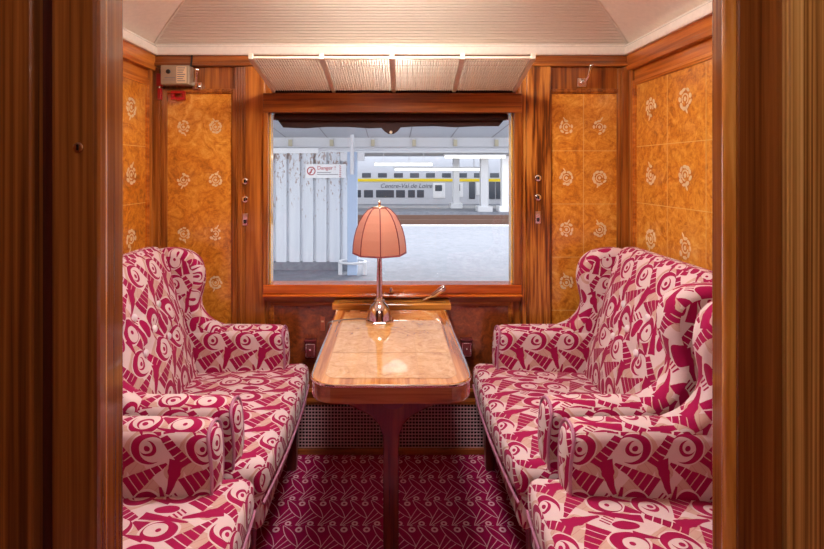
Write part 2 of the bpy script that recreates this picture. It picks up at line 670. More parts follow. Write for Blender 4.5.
    def build(self, name, mat, parent=None, smooth=False, bevel=0.0, sharp=40):
        bm = self.bm
        bmesh.ops.recalc_face_normals(bm, faces=bm.faces)
        me = bpy.data.meshes.new(name)
        bm.to_mesh(me)
        bm.free()
        o = bpy.data.objects.new(name, me)
        col.objects.link(o)
        me.materials.append(mat)
        if smooth:
            me.polygons.foreach_set('use_smooth', [True] * len(me.polygons))
            me.set_sharp_from_angle(angle=math.radians(sharp))
        if bevel:
            md = o.modifiers.new('soft_edge', 'BEVEL')
            md.width = bevel
            md.segments = 2
            md.limit_method = 'ANGLE'
        if parent:
            o.parent = parent
        return o


def empty(name, loc=(0, 0, 0), rz=0.0):
    o = bpy.data.objects.new(name, None)
    o.location = loc
    o.rotation_euler = (0, 0, rz)
    o.empty_display_size = 0.05
    col.objects.link(o)
    return o


def tag(o, label, cat, group=None):
    o['label'] = label
    o['category'] = cat
    if group:
        o['group'] = group
    return o


def struct(o):
    o['kind'] = 'structure'
    return o


def text(name, body, mat, size, parent, loc, rot, italic=0.0, align='LEFT'):
    cu = bpy.data.curves.new(name, 'FONT')
    cu.body = body
    cu.size = size
    cu.extrude = 0.002
    cu.shear = italic
    cu.align_x = align
    cu.align_y = 'CENTER'
    o = bpy.data.objects.new(name, cu)
    o.location = loc
    o.rotation_euler = rot
    cu.materials.append(mat)
    col.objects.link(o)
    bpy.context.view_layer.update()
    me = bpy.data.meshes.new_from_object(o.evaluated_get(bpy.context.evaluated_depsgraph_get()))
    bpy.data.objects.remove(o)
    o = bpy.data.objects.new(name, me)
    o.location = loc
    o.rotation_euler = rot
    col.objects.link(o)
    if not me.materials:
        me.materials.append(mat)
    if parent:
        o.parent = parent
    return o


def smooth_closed(pts, sub=4):
    """Catmull-Rom through closed points"""
    n = len(pts)
    out = []
    for i in range(n):
        p0, p1, p2, p3 = (Vector(pts[(i + q) % n]) for q in (-1, 0, 1, 2))
        for s in range(sub):
            t = s / sub
            out.append(0.5 * ((2 * p1) + (p2 - p0) * t + (2 * p0 - 5 * p1 + 4 * p2 - p3) * t * t + (3 * p1 - p0 - 3 * p2 + p3) * t ** 3))
    return [tuple(p) for p in out]


# ------------------------------------------------------------------ the compartment shell
WX = 1.08          # half distance between side walls
YB = 2.20          # face of the window wall
ZT = 1.79          # top of the wood
ZC = 2.06
OX0, OX1, OZ0, OZ1 = -0.552, 0.552, 0.752, 1.532   # window opening

floor = struct(MB().box((-1.25, -0.9, -0.06), (1.25, 2.34, 0.0)).build('floor', carpet))

b = MB()
b.box((-1.25, YB, 0), (OX0, YB + 0.06, ZC)); b.box((OX1, YB, 0), (1.25, YB + 0.06, ZC))
b.box((OX0, YB, 0), (OX1, YB + 0.06, OZ0)); b.box((OX0, YB, OZ1), (OX1, YB + 0.06, ZC))
wall_back = struct(b.build('wall_back', wood_v))
wall_left = struct(MB().box((-1.25, 0.56, 0), (-WX, YB, ZC)).build('wall_left', wood_side))
wall_right = struct(MB().box((WX, 0.56, 0), (1.25, YB, ZC)).build('wall_right', wood_side))


def mback(u, w, z): return (u, YB - w, z)
def mright(u, w, z): return (WX - w, u, z)
def mleft(u, w, z): return (-WX + w, u, z)


def wbox(mb, M, u0, u1, w0, w1, z0, z1):
    mb.box(M(u0, w0, z0), M(u1, w1, z1))
    return mb


def flower(M, u, z, r, seed, w0):
    rnd = random.Random(seed)
    mb = MB()
    d0, d1 = w0, w0 + 0.0012

    def blob(cu, cz, ru, rz, ang, n=10):
        pts = []
        for k in range(n):
            t = 2 * PI * k / n
            x, y = ru * math.cos(t), rz * math.sin(t)
            pts.append((cu + x * math.cos(ang) - y * math.sin(ang), cz + x * math.sin(ang) + y * math.cos(ang)))
        lo = [mb.bm.verts.new(M(p[0], d0, p[1])) for p in pts]
        hi = [mb.bm.verts.new(M(p[0], d1, p[1])) for p in pts]
        mb.face(hi)
        for i in range(n):
            mb.face([lo[i], lo[(i + 1) % n], hi[(i + 1) % n], hi[i]])
    np_ = rnd.choice((8, 9, 10))
    for k in range(np_):                      # outer petals, curled
        if rnd.random() < 0.12:
            continue
        t = 2 * PI * k / np_ + rnd.uniform(-0.12, 0.12)
        rr = r * rnd.uniform(0.66, 0.76)
        blob(u + math.cos(t) * rr, z + math.sin(t) * rr * 1.1, r * rnd.uniform(0.22, 0.30), r * rnd.uniform(0.13, 0.19), t + PI / 2 + rnd.uniform(-0.5, 0.5))
    a0 = rnd.uniform(0, 6)
    for k in range(11):                       # open spiral round the heart
        t = a0 + 4.6 * k / 10
        blob(u + math.cos(t) * r * 0.40, z + math.sin(t) * r * 0.42, r * 0.12, r * 0.075, t + PI / 2, 7)
    blob(u, z, r * 0.17, r * 0.20, 0)
    sg_ = rnd.choice((-1, 1))
    if rnd.random() < 0.6:
        blob(u + sg_ * r * 0.2, z - r * 1.0, r * 0.30, r * 0.09, sg_ * -1.1)
    else:
        blob(u + sg_ * r * 0.25, z + r * 1.0, r * 0.30, r * 0.08, sg_ * 1.0)
    return mb


def raised_panel(parent, M, u0, u1, z0, z1, mat, frame_mat, ulines, zlines, flowers, seed, fr=0.022, lines=True):
    p = wbox(MB(), M, u0, u1, -0.001, 0.005, z0, z1).build('wall_panel', mat, parent)
    f = MB()
    for (a0, a1, c0, c1) in ((u0 - fr, u0, z0 - fr, z1 + fr), (u1, u1 + fr, z0 - fr, z1 + fr), (u0, u1, z0 - fr, z0), (u0, u1, z1, z1 + fr)):
        wbox(f, M, a0, a1, -0.001, 0.012, c0, c1)
        da, dc = 0.30 * (a1 - a0), 0.30 * (c1 - c0)
        if a1 - a0 > c1 - c0:
            wbox(f, M, a0, a1, 0.012, 0.017, c0 + dc, c1 - dc)
        else:
            wbox(f, M, a0 + da, a1 - da, 0.012, 0.017, c0, c1)
    f.build('panel_frame', frame_mat, p, bevel=0.003)
    if lines:
        g = MB()
        for u in ulines:
            wbox(g, M, u - 0.0014, u + 0.0014, 0.004, 0.0056, z0, z1)
        for z in zlines:
            wbox(g, M, u0, u1, 0.004, 0.0056, z - 0.0014, z + 0.0014)
        g.build('inlay_line', line_mat, p)
    for i, (u, z, r) in enumerate(flowers):
        flower(M, u, z, r, seed * 100 + i, 0.0048).build('flower_inlay', pearl, p)
    return p


def px_b(px, Y=YB): return (px - 391) * Y / F_PX
def pz_b(py, Y=YB): return CAM_Z - (py - 170) * Y / F_PX


# window wall: panels, stiles and rails
ZL = [1.598 - 0.241 * i for i in range(5)]
uR = (px_b(551), px_b(616))
fl = [(px_b(u), z, 0.036) for u in (566, 599) for z in (1.465, 1.234, 1.00, 0.76)]
raised_panel(wall_back, mback, uR[0], uR[1], 0.33, pz_b(94), burl_wall, wood_v, [px_b(583)], ZL[1:], fl, 1)
uL = (px_b(168), px_b(232))
fl = [(px_b(u), z, 0.033) for u in (184, 216) for z in (1.465, 1.225, 0.98, 0.76)]
raised_panel(wall_back, mback, uL[0], uL[1], 0.33, pz_b(94), burl_wall, wood_v, [], [], fl, 2, lines=False)
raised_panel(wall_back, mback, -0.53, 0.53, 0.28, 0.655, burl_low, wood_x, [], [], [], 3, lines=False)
# stiles with reeded grooves each side of the window
for s, m_, nm in ((-1, wood_v, 'stile'), (1, oak_v, 'stile')):
    st = MB()
    x0, x1 = (px_b(234), px_b(263)) if s < 0 else (px_b(523), px_b(549))
    if s < 0:
        wbox(st, mback, x0 + 0.055, x1 + 0.012, -0.001, 0.016, 0.0, pz_b(67))
        wbox(st, mback, x0 + 0.004, x0 + 0.056, -0.001, 0.009, 0.0, pz_b(67))
        for k in range(4):
            wbox(st, mback, x0 + 0.006 + k * 0.012, x0 + 0.0155 + k * 0.012, -0.001, 0.0135, 0.0, pz_b(67))
    else:
        wbox(st, mback, x0 + 0.012, x1 + 0.004, -0.001, 0.018, 0.0, pz_b(67))
        wbox(st, mback, x0 - 0.016, x0 + 0.012, -0.001, 0.014, 0.0, pz_b(67))
    st.build(nm, m_, wall_back, bevel=0.003)
# top rails
tr = MB()
wbox(tr, mback, -WX, WX, -0.001, 0.016, pz_b(64), ZT)
wbox(tr, mback, -WX, WX, -0.001, 0.024, pz_b(67), pz_b(63.5))
tr.build('top_rail', wood_x, wall_back, bevel=0.003)
# corner posts
for s in (-1, 1):
    cp = MB()
    xx = s * WX
    cp.box((xx, YB, 0), (xx - s * 0.042, YB - 0.03, ZT - 0.06))
    cp.box((xx - s * 0.042, YB, 0), (xx - s * 0.054, YB - 0.018, ZT - 0.06))
    cp.box((xx, YB - 0.03, 0), (xx - s * 0.016, YB - 0.055, ZT - 0.06))
    cp.build('corner_post', wood_v, wall_back, bevel=0.004)

# side walls
for M, wall, pm, fm, sd in ((mright, wall_right, burl_wall, wood_side, 11), (mleft, wall_left, burl_wall, wood_side, 12)):
    us = [2.118 - 0.003 - 0.232 * i for i in range(1, 7)]
    fl = [(2.118 - 0.115 - 0.234 * i, z, 0.044) for i in range(5) for z in (1.53, 1.25, 0.985)]
    raised_panel(wall, M, 0.72, 2.118, 0.40, 1.642, pm, fm, us, [1.372, 1.128, 0.884, 0.64], fl, sd)
    t = MB()
    wbox(t, M, 0.56, YB, -0.001, 0.016, 1.735, ZT)
    wbox(t, M, 0.56, YB, -0.001, 0.024, 1.715, 1.737)
    t.build('top_rail', fm, wall, bevel=0.003)

# baseboard with the heater grille
bb = struct(MB().box((-0.80, YB - 0.045, 0.0), (0.80, YB - 0.015, 0.022)).build('baseboard_back', wood_x, bevel=0.004))
gr = empty('heater_grille', (0, YB - 0.02, 0.022))
tag(gr, 'dark woven wire heater grille at floor level under the window wall', 'grille')
g = MB()
GX, GZ = 0.78, 0.195
n = int(2 * GX / 0.0145)
for i in range(n + 1):
    x = -GX + 2 * GX * i / n
    g.box((x - 0.0021, -0.004, 0.0), (x + 0.0021, 0.0, GZ))
nz = 13
for i in range(nz + 1):
    z = GZ * i / nz
    g.box((-GX, -0.0055, z - 0.0021), (GX, -0.0015, z + 0.0021))
g.build('wire_mesh', grille_mat, gr)
MB().box((-GX, 0.006, 0.0), (GX, 0.016, GZ)).build('backing', black_void, gr)
MB().box((-GX - 0.02, -0.012, GZ), (GX + 0.02, 0.018, GZ + 0.018)).build('frame', wood_x, gr, bevel=0.003)

# ------------------------------------------------------------------ ceiling, cornice
cz0 = 1.838
ce = MB()
ins, zr = 0.42, 2.0
def cove(sel):
    outer = [(-WX, 0.30), (WX, 0.30), (WX, YB), (-WX, YB)]
    prof = [(0.0, cz0), (0.10, 1.892), (0.22, 1.945), (0.34, 1.985), (0.46, 2.0)]
    mb = MB()
    k = sel
    a, b_ = outer[k], outer[(k + 1) % 4]
    rows = []
    for d, z in prof:
        q = [(-WX + d, 0.30 + d), (WX - d, 0.30 + d), (WX - d, YB - d), (-WX + d, YB - d)]
        rows.append([mb.bm.verts.new((*q[k], z)), mb.bm.verts.new((*q[(k + 1) % 4], z))])
    for r0, r1 in zip(rows, rows[1:]):
        mb.face([r0[0], r0[1], r1[1], r1[0]])
    return mb
d = 0.46
ceiling = struct(MB().box((-1.25, -0.9, 2.0), (1.25, 2.34, 2.06)).build('ceiling', ceiling_plain))
for k in range(4):
    cove(k).build('cove_panel', ceiling_rib if k == 2 else ceiling_plain, ceiling, smooth=True)
hb = MB()
for sx in (-1, 1):
    path = [(sx * (WX - q), YB - q, z - 0.001) for q, z in ((0.0, cz0), (0.10, 1.892), (0.22, 1.945), (0.34, 1.985), (0.46, 2.0))]
    hb.tube(path, 0.007, 6)
hb.build('hip_strip', cornice_mat, ceiling, smooth=True)

co = MB()
prof = [(0.0, ZT - 0.004), (0.030, ZT - 0.004), (0.034, ZT + 0.002), (0.034, ZT + 0.030), (0.026, ZT + 0.036), (0.020, ZT + 0.046), (0.0, ZT + 0.052)]
co.prism([(YB - w, z) for w, z in prof], 'x', -WX, WX)
struct(co.build('trim_1', cornice_mat, bevel=0.002))
for i, s in enumerate((-1, 1)):
    co = MB()
    co.prism([(s * (WX - w), z) for w, z in prof], 'y', 0.56, YB)
    struct(co.build('trim_%d' % (2 + i), cornice_mat, bevel=0.002))

# unseen lamps above the frame, added to brighten compartment and corridor
for nm, y, lb in (('fill_lamp', 1.42, 'unseen round glass lamp added over the table to brighten the compartment'),
                  ('fill_lamp', -0.1, 'unseen round glass lamp added over the corridor to brighten the doorway')):
    o = empty(nm, (0, y, 2.0))
    tag(o, lb, 'lamp')
    MB().lathe([(0.03, 0.0), (0.18, 0.0), (0.18, -0.016), (0.165, -0.022)], n=32).build('rim', brass, o, smooth=True)
    MB().lathe([(0.16, -0.018), (0.155, -0.045), (0.125, -0.075), (0.06, -0.092), (0.005, -0.095)], n=32).build('fill_dome', fill_glow if y > 1 else corridor_fill_glow, o, smooth=True)

# ------------------------------------------------------------------ window
win = struct(empty('window_1', (0, YB, OZ0)))
def wpart(mb, name, mat, bevel=0.004, smooth=False):
    o = mb.build(name, mat, win, bevel=bevel, smooth=smooth)
    o.matrix_parent_inverse = Matrix.Translation((0, -YB, -OZ0))
    return o
fx0, fx1 = px_b(263, 2.17), px_b(522, 2.17)
zt0, zt1 = pz_b(112.5, 2.17), pz_b(93, 2.17)
zb0, zb1 = pz_b(294, 2.17), pz_b(285, 2.17)
f = MB()
f.box((fx0, YB - 0.03, zb1), (OX0, YB + 0.01, zt1))
f.box((OX1, YB - 0.03, zb1), (fx1, YB + 0.01, zt1))
wpart(f, 'side_frame', wood_v)
f = MB()
f.box((fx0, YB - 0.034, zt0), (fx1, YB + 0.01, zt1))
wpart(f, 'head_frame', wood_x)
f = MB()
f.box((fx0, YB - 0.03, zb0), (fx1, YB + 0.052, zb1))
f.box((fx0, YB - 0.045, zb0 - 0.012), (fx1, YB - 0.001, zb0))
wpart(f, 'window_sill', sill_wood)
f = MB()
f.box((OX0 - 0.001, YB + 0.0, zb1), (OX0 + 0.005, YB + 0.052, zt0))
f.box((OX1 + 0.001, YB + 0.0, zb1), (OX1 - 0.005, YB + 0.052, zt0))
wpart(f, 'reveal_strip', sunlit_reveal, 0.002)
wpart(MB().box((OX0, YB + 0.053, zb1 - 0.005), (OX1, YB + 0.058, OZ1)), 'pane', glass, 0)
f = MB()
f.box((fx0, YB - 0.014, pz_b(301)), (fx1, YB + 0.0, zb0 - 0.012))
wpart(f, 'apron_rail', wood_x)

# roller blind
bl = empty('roller_blind', (0, YB + 0.02, 1.535))
tag(bl, 'dark brown roller blind pulled up at the top of the window', 'blind')
f = MB()
f.tube([(-0.532, 0.012, -0.020), (0.532, 0.012, -0.020)], 0.017, 14)
f.build('roller', blind_mat, bl, smooth=True)
f = MB()
f.hexa([(-0.535, 0.012, -0.030), (0.535, 0.012, -0.030), (0.535, 0.022, -0.028), (-0.535, 0.022, -0.028),
        (-0.532, 0.0, -0.004), (0.532, 0.0, -0.004), (0.532, 0.02, 0.0), (-0.532, 0.02, 0.0)])
pts = [(-0.530, -0.028), (-0.500, -0.068)] + [(-0.5 + k * 0.1, -0.068 - 0.004 * math.sin(k * 1.9)) for k in range(1, 5)] + \
      [(-0.045, -0.070), (-0.03, -0.086), (-0.012, -0.098), (0.012, -0.098), (0.03, -0.086), (0.045, -0.068)] + \
      [(0.1 + k * 0.1, -0.064 + 0.003 * math.sin(k * 2.3)) for k in range(0, 4)] + [(0.500, -0.062), (0.530, -0.026)]
f.prism(pts, 'y', 0.024, 0.028)
f.build('cloth', blind_mat, bl)
f = MB()
f.tube([(0.006 * math.cos(t * PI / 5), 0.022, -0.090 + 0.006 * math.sin(t * PI / 5)) for t in range(10)], 0.002, 6, closed=True)
f.lathe([(0.0055, -0.002), (0.0055, 0.0)], (0, 0.0225, -0.090), 12, axis='y')
f.build('eyelet', cream_metal, bl, smooth=True)
for s in (-1, 1):
    MB().box((s * 0.540, 0.0, -0.036), (s * 0.528, 0.026, -0.006)).build('bracket', chrome, bl, bevel=0.002)

# ------------------------------------------------------------------ luggage rack
ra = empty('luggage_rack', (0, YB, 1.625))
tag(ra, 'cream metal luggage rack with wire net bottom above the window', 'luggage rack')
RF = Vector((0, -0.33, 0.078)); RB = Vector((0, -0.016, 0.0))
RX0, RX1 = px_b(251, 1.87), px_b(533, 1.87)
BX0, BX1 = px_b(274, 2.184), px_b(514, 2.184)
def rk(t, s):
    return Vector(((RX0 + (RX1 - RX0) * t) * (1 - s) + (BX0 + (BX1 - BX0) * t) * s, 0, 0)) + RF * (1 - s) + RB * s
f = MB()
f.tube([rk(-0.004, 0), rk(1.004, 0)], 0.0058, 10)
f.build('front_rail', cream_metal, ra, smooth=True)
MB().tube([rk(-0.004, 1), rk(1.004, 1)], 0.0065, 10).build('rear_rail', dark_metal, ra, smooth=True)
for i in range(5):
    t = i / 4
    f = MB()
    a, c = rk(t, 0), rk(t, 1)
    w0, w1, hh = 0.010, 0.0075, 0.007
    f.hexa([a + Vector((-w0, 0, -hh)), a + Vector((w0, 0, -hh)), c + Vector((w1, 0, -hh)), c + Vector((-w1, 0, -hh)),
            a + Vector((-w0, 0, 0)), a + Vector((w0, 0, 0)), c + Vector((w1, 0, 0)), c + Vector((-w1, 0, 0))])
    f.box(a + Vector((-0.009, -0.008, -0.006)), a + Vector((0.009, 0.008, 0.016)))
    f.build('support_bar', cream_metal, ra, bevel=0.002)
for i in range(4):
    f = MB()
    t0, t1 = i / 4, (i + 1) / 4
    nn = 27
    for k in range(1, nn):
        t = t0 + (t1 - t0) * k / nn
        a, c = rk(t, 0), rk(t, 1)
        q = 0.0016
        f.hexa([a + Vector((-q, 0, -q)), a + Vector((q, 0, -q)), c + Vector((q, 0, -q)), c + Vector((-q, 0, -q)),
                a + Vector((-q, 0, q)), a + Vector((q, 0, q)), c + Vector((q, 0, q)), c + Vector((-q, 0, q))])
    for k in range(1, 26):
        s = k / 26
        a, c = rk(t0, s), rk(t1, s)
        q = 0.0016
        f.hexa([a + Vector((0, -q, 0)), c + Vector((0, -q, 0)), c + Vector((0, q, 0)), a + Vector((0, q, 0)),
                a + Vector((0, -q, 0.003)), c + Vector((0, -q, 0.003)), c + Vector((0, q, 0.003)), a + Vector((0, q, 0.003))])
    f.build('wire_net', net_mat, ra)

# ------------------------------------------------------------------ small fittings on the window wall
def coat_hook(px, py, label):
    o = empty('coat_hook', mback(px_b(px), 0.006, pz_b(py)))
    tag(o, label, 'hook', 'coat hooks')
    MB().box((-0.020, -0.006, -0.020), (0.020, 0.006, 0.020)).build('back_plate', chrome, o, bevel=0.002)
    f = MB()
    f.tube([(0.0, -0.006, 0.0), (0.006, -0.030, 0.004), (0.012, -0.048, 0.018), (0.016, -0.052, 0.042), (0.020, -0.056, 0.060)], [0.008, 0.007, 0.006, 0.006, 0.008], 10)
    f.lathe([(0.002, -0.010), (0.009, -0.006), (0.011, 0.0), (0.009, 0.006), (0.002, 0.010)], (0.021, -0.057, 0.064), 12)
    f.build('arm', chrome, o, smooth=True)
    return o
coat_hook(198, 87, 'chrome coat hook beside the grey box in the corner')
coat_hook(581, 83, 'chrome coat hook alone above the panel with the pale gridlines')

KN = []
def knob(px, py, label):
    o = empty('light_switch', mback(px_b(px), 0.016 if px < 391 else 0.018, pz_b(py)))
    tag(o, label, 'switch', 'round switches on the window stiles')
    MB().lathe([(0.012, 0.0), (0.015, 0.003), (0.014, 0.006), (0.010, 0.008)], (0, 0, 0), 16, axis='y').build('rosette', chrome, o, smooth=True)
    MB().box((-0.003, -0.018, -0.007), (0.003, -0.007, 0.007)).build('toggle', dark_metal, o, bevel=0.001)
knob(246.5, 181, 'upper round chrome switch on the stile between window and alarm box panel')
knob(246.5, 199, 'lower round chrome switch on the stile between window and alarm box panel')
knob(536.5, 178, 'upper round chrome switch on the coarse grained stile near the gridlined panel')
knob(536.5, 197, 'lower round chrome switch on the coarse grained stile near the gridlined panel')
def rocker(px, py, label):
    o = empty('rocker_switch', mback(px_b(px), 0.016 if px < 391 else 0.018, pz_b(py)))
    tag(o, label, 'switch', 'rectangular switches on the window stiles')
    MB().box((-0.012, -0.005, -0.027), (0.012, 0.0, 0.027)).build('plate', chrome, o, bevel=0.002)
    MB().box((-0.006, -0.010, -0.018), (0.006, -0.005, -0.001)).build('rocker', black_plastic, o, bevel=0.001)
rocker(246.5, 219, 'small rectangular switch plate on the stile nearest the alarm box panel')
rocker(536.5, 217, 'small rectangular switch plate on the coarse grained stile beside the gridlined panel')

# alarm box
ab = empty('alarm_box', mback(px_b(181), 0.012, pz_b(77.5)))
tag(ab, 'grey emergency alarm box with printed plate high in the wall corner', 'alarm box')
MB().box((-0.064, -0.052, -0.043), (0.064, 0.0, 0.043)).build('housing', grey_box, ab, bevel=0.005)
MB().box((0.008, -0.0535, -0.036), (0.052, -0.050, 0.036)).build('notice_plate', cream_label, ab)
f = MB()
for k in range(7):
    f.box((0.012, -0.0545, 0.028 - k * 0.0095), (0.047 - (k % 3) * 0.005, -0.0532, 0.0315 - k * 0.0095))
f.box((-0.044, -0.0545, -0.015), (0.004, -0.0515, -0.012))
f.box((-0.052, -0.0530, -0.024), (0.004, -0.0515, -0.0225))
f.build('printed_line', sign_grey, ab)
MB().lathe([(0.010, 0.0), (0.010, 0.006), (0.006, 0.010)], (-0.028, -0.050, 0.014), 14, axis='y').build('push_button', black_plastic, ab, smooth=True)
MB().tube([(0.058, -0.02, 0.043), (0.058, -0.012, 0.075), (0.058, -0.006, 0.115)], 0.004, 8).build('conduit', black_plastic, ab, smooth=True)
ah = empty('emergency_pull', mback(px_b(179.5), 0.016, pz_b(96)))
tag(ah, 'red emergency pull handle hanging under and beside the grey alarm box', 'handle')
f = MB()
f.box((-0.024, -0.020, -0.022), (0.036, 0.0, -0.010)); f.box((-0.024, -0.020, 0.006), (0.036, 0.0, 0.018))
f.box((-0.024, -0.020, -0.010), (-0.012, 0.0, 0.006)); f.box((0.024, -0.020, -0.010), (0.036, 0.0, 0.006))
f.build('grip', red_paint, ah, bevel=0.002)
f = MB()
f.box((-0.087, -0.024, 0.038), (-0.062, -0.010, 0.095))
f.build('bracket', red_paint, ah, bevel=0.003)
MB().box((-0.082, -0.024, -0.022), (-0.064, -0.010, 0.030)).build('bracket', red_paint, ah, bevel=0.003)
MB().tube([(-0.075, -0.018, 0.026), (-0.074, -0.018, 0.042)], 0.004, 8).build('pin', chrome, ah, smooth=True)

# ashtrays and plaque below the window
def ashtray(px, py, label):
    o = empty('wall_ashtray', mback(px_b(px), 0.005, pz_b(py)))
    tag(o, label, 'ashtray', 'wall ashtrays')
    MB().box((-0.026, -0.030, -0.042), (0.026, 0.0, 0.034)).build('bowl', ash_brown, o, bevel=0.006)
    MB().box((-0.028, -0.034, 0.034), (0.028, 0.0, 0.044)).build('lid', ash_brown, o, bevel=0.003)
    f = MB()
    f.box((-0.020, -0.0315, -0.034), (0.020, -0.029, -0.031)); f.box((-0.020, -0.0315, 0.024), (0.020, -0.029, 0.027))
    f.box((-0.020, -0.0315, -0.034), (-0.0175, -0.029, 0.027)); f.box((0.0175, -0.0315, -0.034), (0.020, -0.029, 0.027))
    f.lathe([(0.005, 0.0), (0.004, 0.004)], (0, -0.029, 0.0), 10, axis='y')
    f.build('rim', chrome, o, bevel=0.0008)
ashtray(311.5, 347, 'dark red brown wall ashtray below the lamp cord and the little plaque')
ashtray(465.5, 346, 'dark red brown wall ashtray without plaque, across the table from the plaque')
pl = empty('wall_plaque', mback(px_b(323), 0.005, pz_b(323)))
tag(pl, 'small upright copper coloured plaque on the wall above an ashtray', 'plaque')
MB().box((-0.010, -0.008, -0.032), (0.010, 0.0, 0.032)).build('plate', simple('copper_plate', lin(190, 112, 84), 0.3, 0.6), pl, bevel=0.002)
MB().box((-0.006, -0.010, 0.008), (0.006, -0.007, 0.015)).build('slot', cream_label, pl)

# wall shelf behind the table, crank, latch
sh = empty('wall_shelf', (0, YB, 0.66))
tag(sh, 'narrow golden wooden shelf under the window sill behind the table', 'shelf')
MB().box((-0.256, -0.098, 0.0), (0.262, 0.0, 0.028)).build('board', wood('shelf_wood', lin(170, 90, 30), lin(212, 140, 60), lin(232, 170, 90), 'x', rough=0.15, coat=1.0), sh, bevel=0.004)
f = MB()
for a, c in (((-0.235, -0.075), (0.240, -0.072)), ((-0.235, -0.050), (0.240, -0.047))):
    f.box((a[0], a[1], 0.0275), (c[0], c[1], 0.0288))
for x in (-0.235, 0.237):
    f.box((x, -0.075, 0.0275), (x + 0.003, -0.047, 0.0288))
f.build('inlay_line', dark_metal, sh)

wc = empty('window_crank', (0.155, YB - 0.065, 0.6885))
tag(wc, 'ribbed chrome crank handle resting slanted on the shelf by the sill', 'crank')
MB().tube([(-0.012, 0, 0.006), (0.022, 0, 0.024)], [0.0055, 0.0045], 10).build('shaft', brass, wc, smooth=True)
f = MB()
f.tube([(0.020, 0, 0.022), (0.030, 0, 0.028), (0.078, 0, 0.062), (0.084, 0, 0.066)], [0.006, 0.009, 0.013, 0.009], 14)
for k in range(7):
    t = 2 * PI * k / 7
    n_ = Vector((-0.57, 0, 0.82)) * math.cos(t) + Vector((0, 1, 0)) * math.sin(t)
    f.tube([Vector((0.030, 0, 0.028)) + n_ * 0.009, Vector((0.078, 0, 0.062)) + n_ * 0.013], 0.002, 6)
f.build('grip', chrome, wc, smooth=True)
lt = empty('window_latch', (0.0, YB - 0.032, pz_b(290.5, 2.17)))
tag(lt, 'small chrome latch with a drooping wire at the middle of the sill', 'latch')
f = MB()
f.lathe([(0.003, -0.006), (0.011, -0.005), (0.012, 0.0), (0.007, 0.004), (0.006, 0.012), (0.002, 0.014)], (0, -0.006, 0.0), 14)
f.build('knob', chrome, lt, smooth=True)
f = MB()
f.tube([(-0.030 + 0.09 * t, -0.015, -0.004 - 0.018 * math.sin(PI * t) + 0.006 * t) for t in [i / 12 for i in range(13)]], 0.0018, 6)
f.build('wire', brass, lt, smooth=True)

# ------------------------------------------------------------------ table
tb = empty('folding_table', (0, 1.70, 0))
tag(tb, 'varnished burl veneer table with rounded front corners under the window', 'table')
TZ = 0.674
TX0, TX1, TY0, TY1 = -0.231, 0.231, -0.352, 0.362
def rounded_outline(x0, x1, y0, y1, r, ins=0.0, n=8):
    x0, x1, y0, y1, r = x0 + ins, x1 - ins, y0 + ins, y1 - ins, max(r - ins, 0.004)
    pts = [(x1, y1), (x0, y1)]
    for k in range(n + 1):
        t = PI + PI / 2 * k / n
        pts.append((x0 + r + r * math.cos(t), y0 + r + r * math.sin(t)))
    for k in range(n + 1):
        t = 1.5 * PI + PI / 2 * k / n
        pts.append((x1 - r + r * math.cos(t), y0 + r + r * math.sin(t)))
    return pts
MB().prism(rounded_outline(TX0, TX1, TY0, TY1, 0.075), 'z', TZ - 0.058, TZ - 0.002).build('tabletop', table_side, tb, bevel=0.006)
MB().prism(rounded_outline(TX0, TX1, TY0, TY1, 0.075, 0.001), 'z', TZ - 0.006, TZ - 0.0006).build('border', table_edge, tb, bevel=0.003)
MB().prism(rounded_outline(TX0, TX1, TY0, TY1, 0.075, 0.040), 'z', TZ - 0.004, TZ).build('veneer', burl_table, tb)
f = MB()
o_, i_ = rounded_outline(TX0, TX1, TY0, TY1, 0.075, 0.038), rounded_outline(TX0, TX1, TY0, TY1, 0.075, 0.041)
va = [f.bm.verts.new((*p, TZ + 0.0004)) for p in o_]
vb = [f.bm.verts.new((*p, TZ + 0.0004)) for p in i_]
for k in range(len(va)):
    j = (k + 1) % len(va)
    f.face([va[k], va[j], vb[j], vb[k]])
for x in (-0.075, 0.080):
    f.box((x, TY0 + 0.041, TZ - 0.001), (x + 0.0015, TY1 - 0.041, TZ + 0.0004))
for y in (-0.12, 0.10):
    f.box((TX0 + 0.041, y, TZ - 0.001), (TX1 - 0.041, y + 0.0015, TZ + 0.0004))
f.build('inlay_line', simple('dark_inlay', lin(190, 134, 80), 0.2, 0, 1.0), tb)
ol = rounded_outline(TX0, TX1, TY0, TY1, 0.075, -0.001)
f = MB()
f.tube([(*p, TZ - 0.005) for p in [ol[1]] + ol[2:] + [ol[0]]], 0.0042, 8)
f.build('rim_highlight', chrome, tb, smooth=True)  # chrome strip added to draw the white highlight along the table rim
half = [(0.026, 0.0), (0.026, 0.36), (0.029, 0.395), (0.040, 0.425), (0.062, 0.450), (0.095, 0.470), (0.140, 0.490), (0.175, 0.520), (0.190, 0.56), (0.195, TZ - 0.058)]
MB().prism([(x, z) for x, z in half] + [(-x, z) for x, z in half[::-1]], 'y', -0.10, -0.045).build('leg', table_dark, tb, bevel=0.005)
f = MB()
f.box((-0.17, -0.27, TZ - 0.085), (0.17, 0.34, TZ - 0.058))
f.build('underframe', table_dark, tb, bevel=0.004)
f = MB()
f.prism([(0.030 * math.cos(PI + PI * k / 10) + 0.0, 0.018 * math.sin(PI + PI * k / 10)) for k in range(11)], 'y', -0.345, -0.325)
k_ = f.build('catch', ash_brown, tb, bevel=0.002)
k_.location = (0.006, 0, TZ - 0.057)

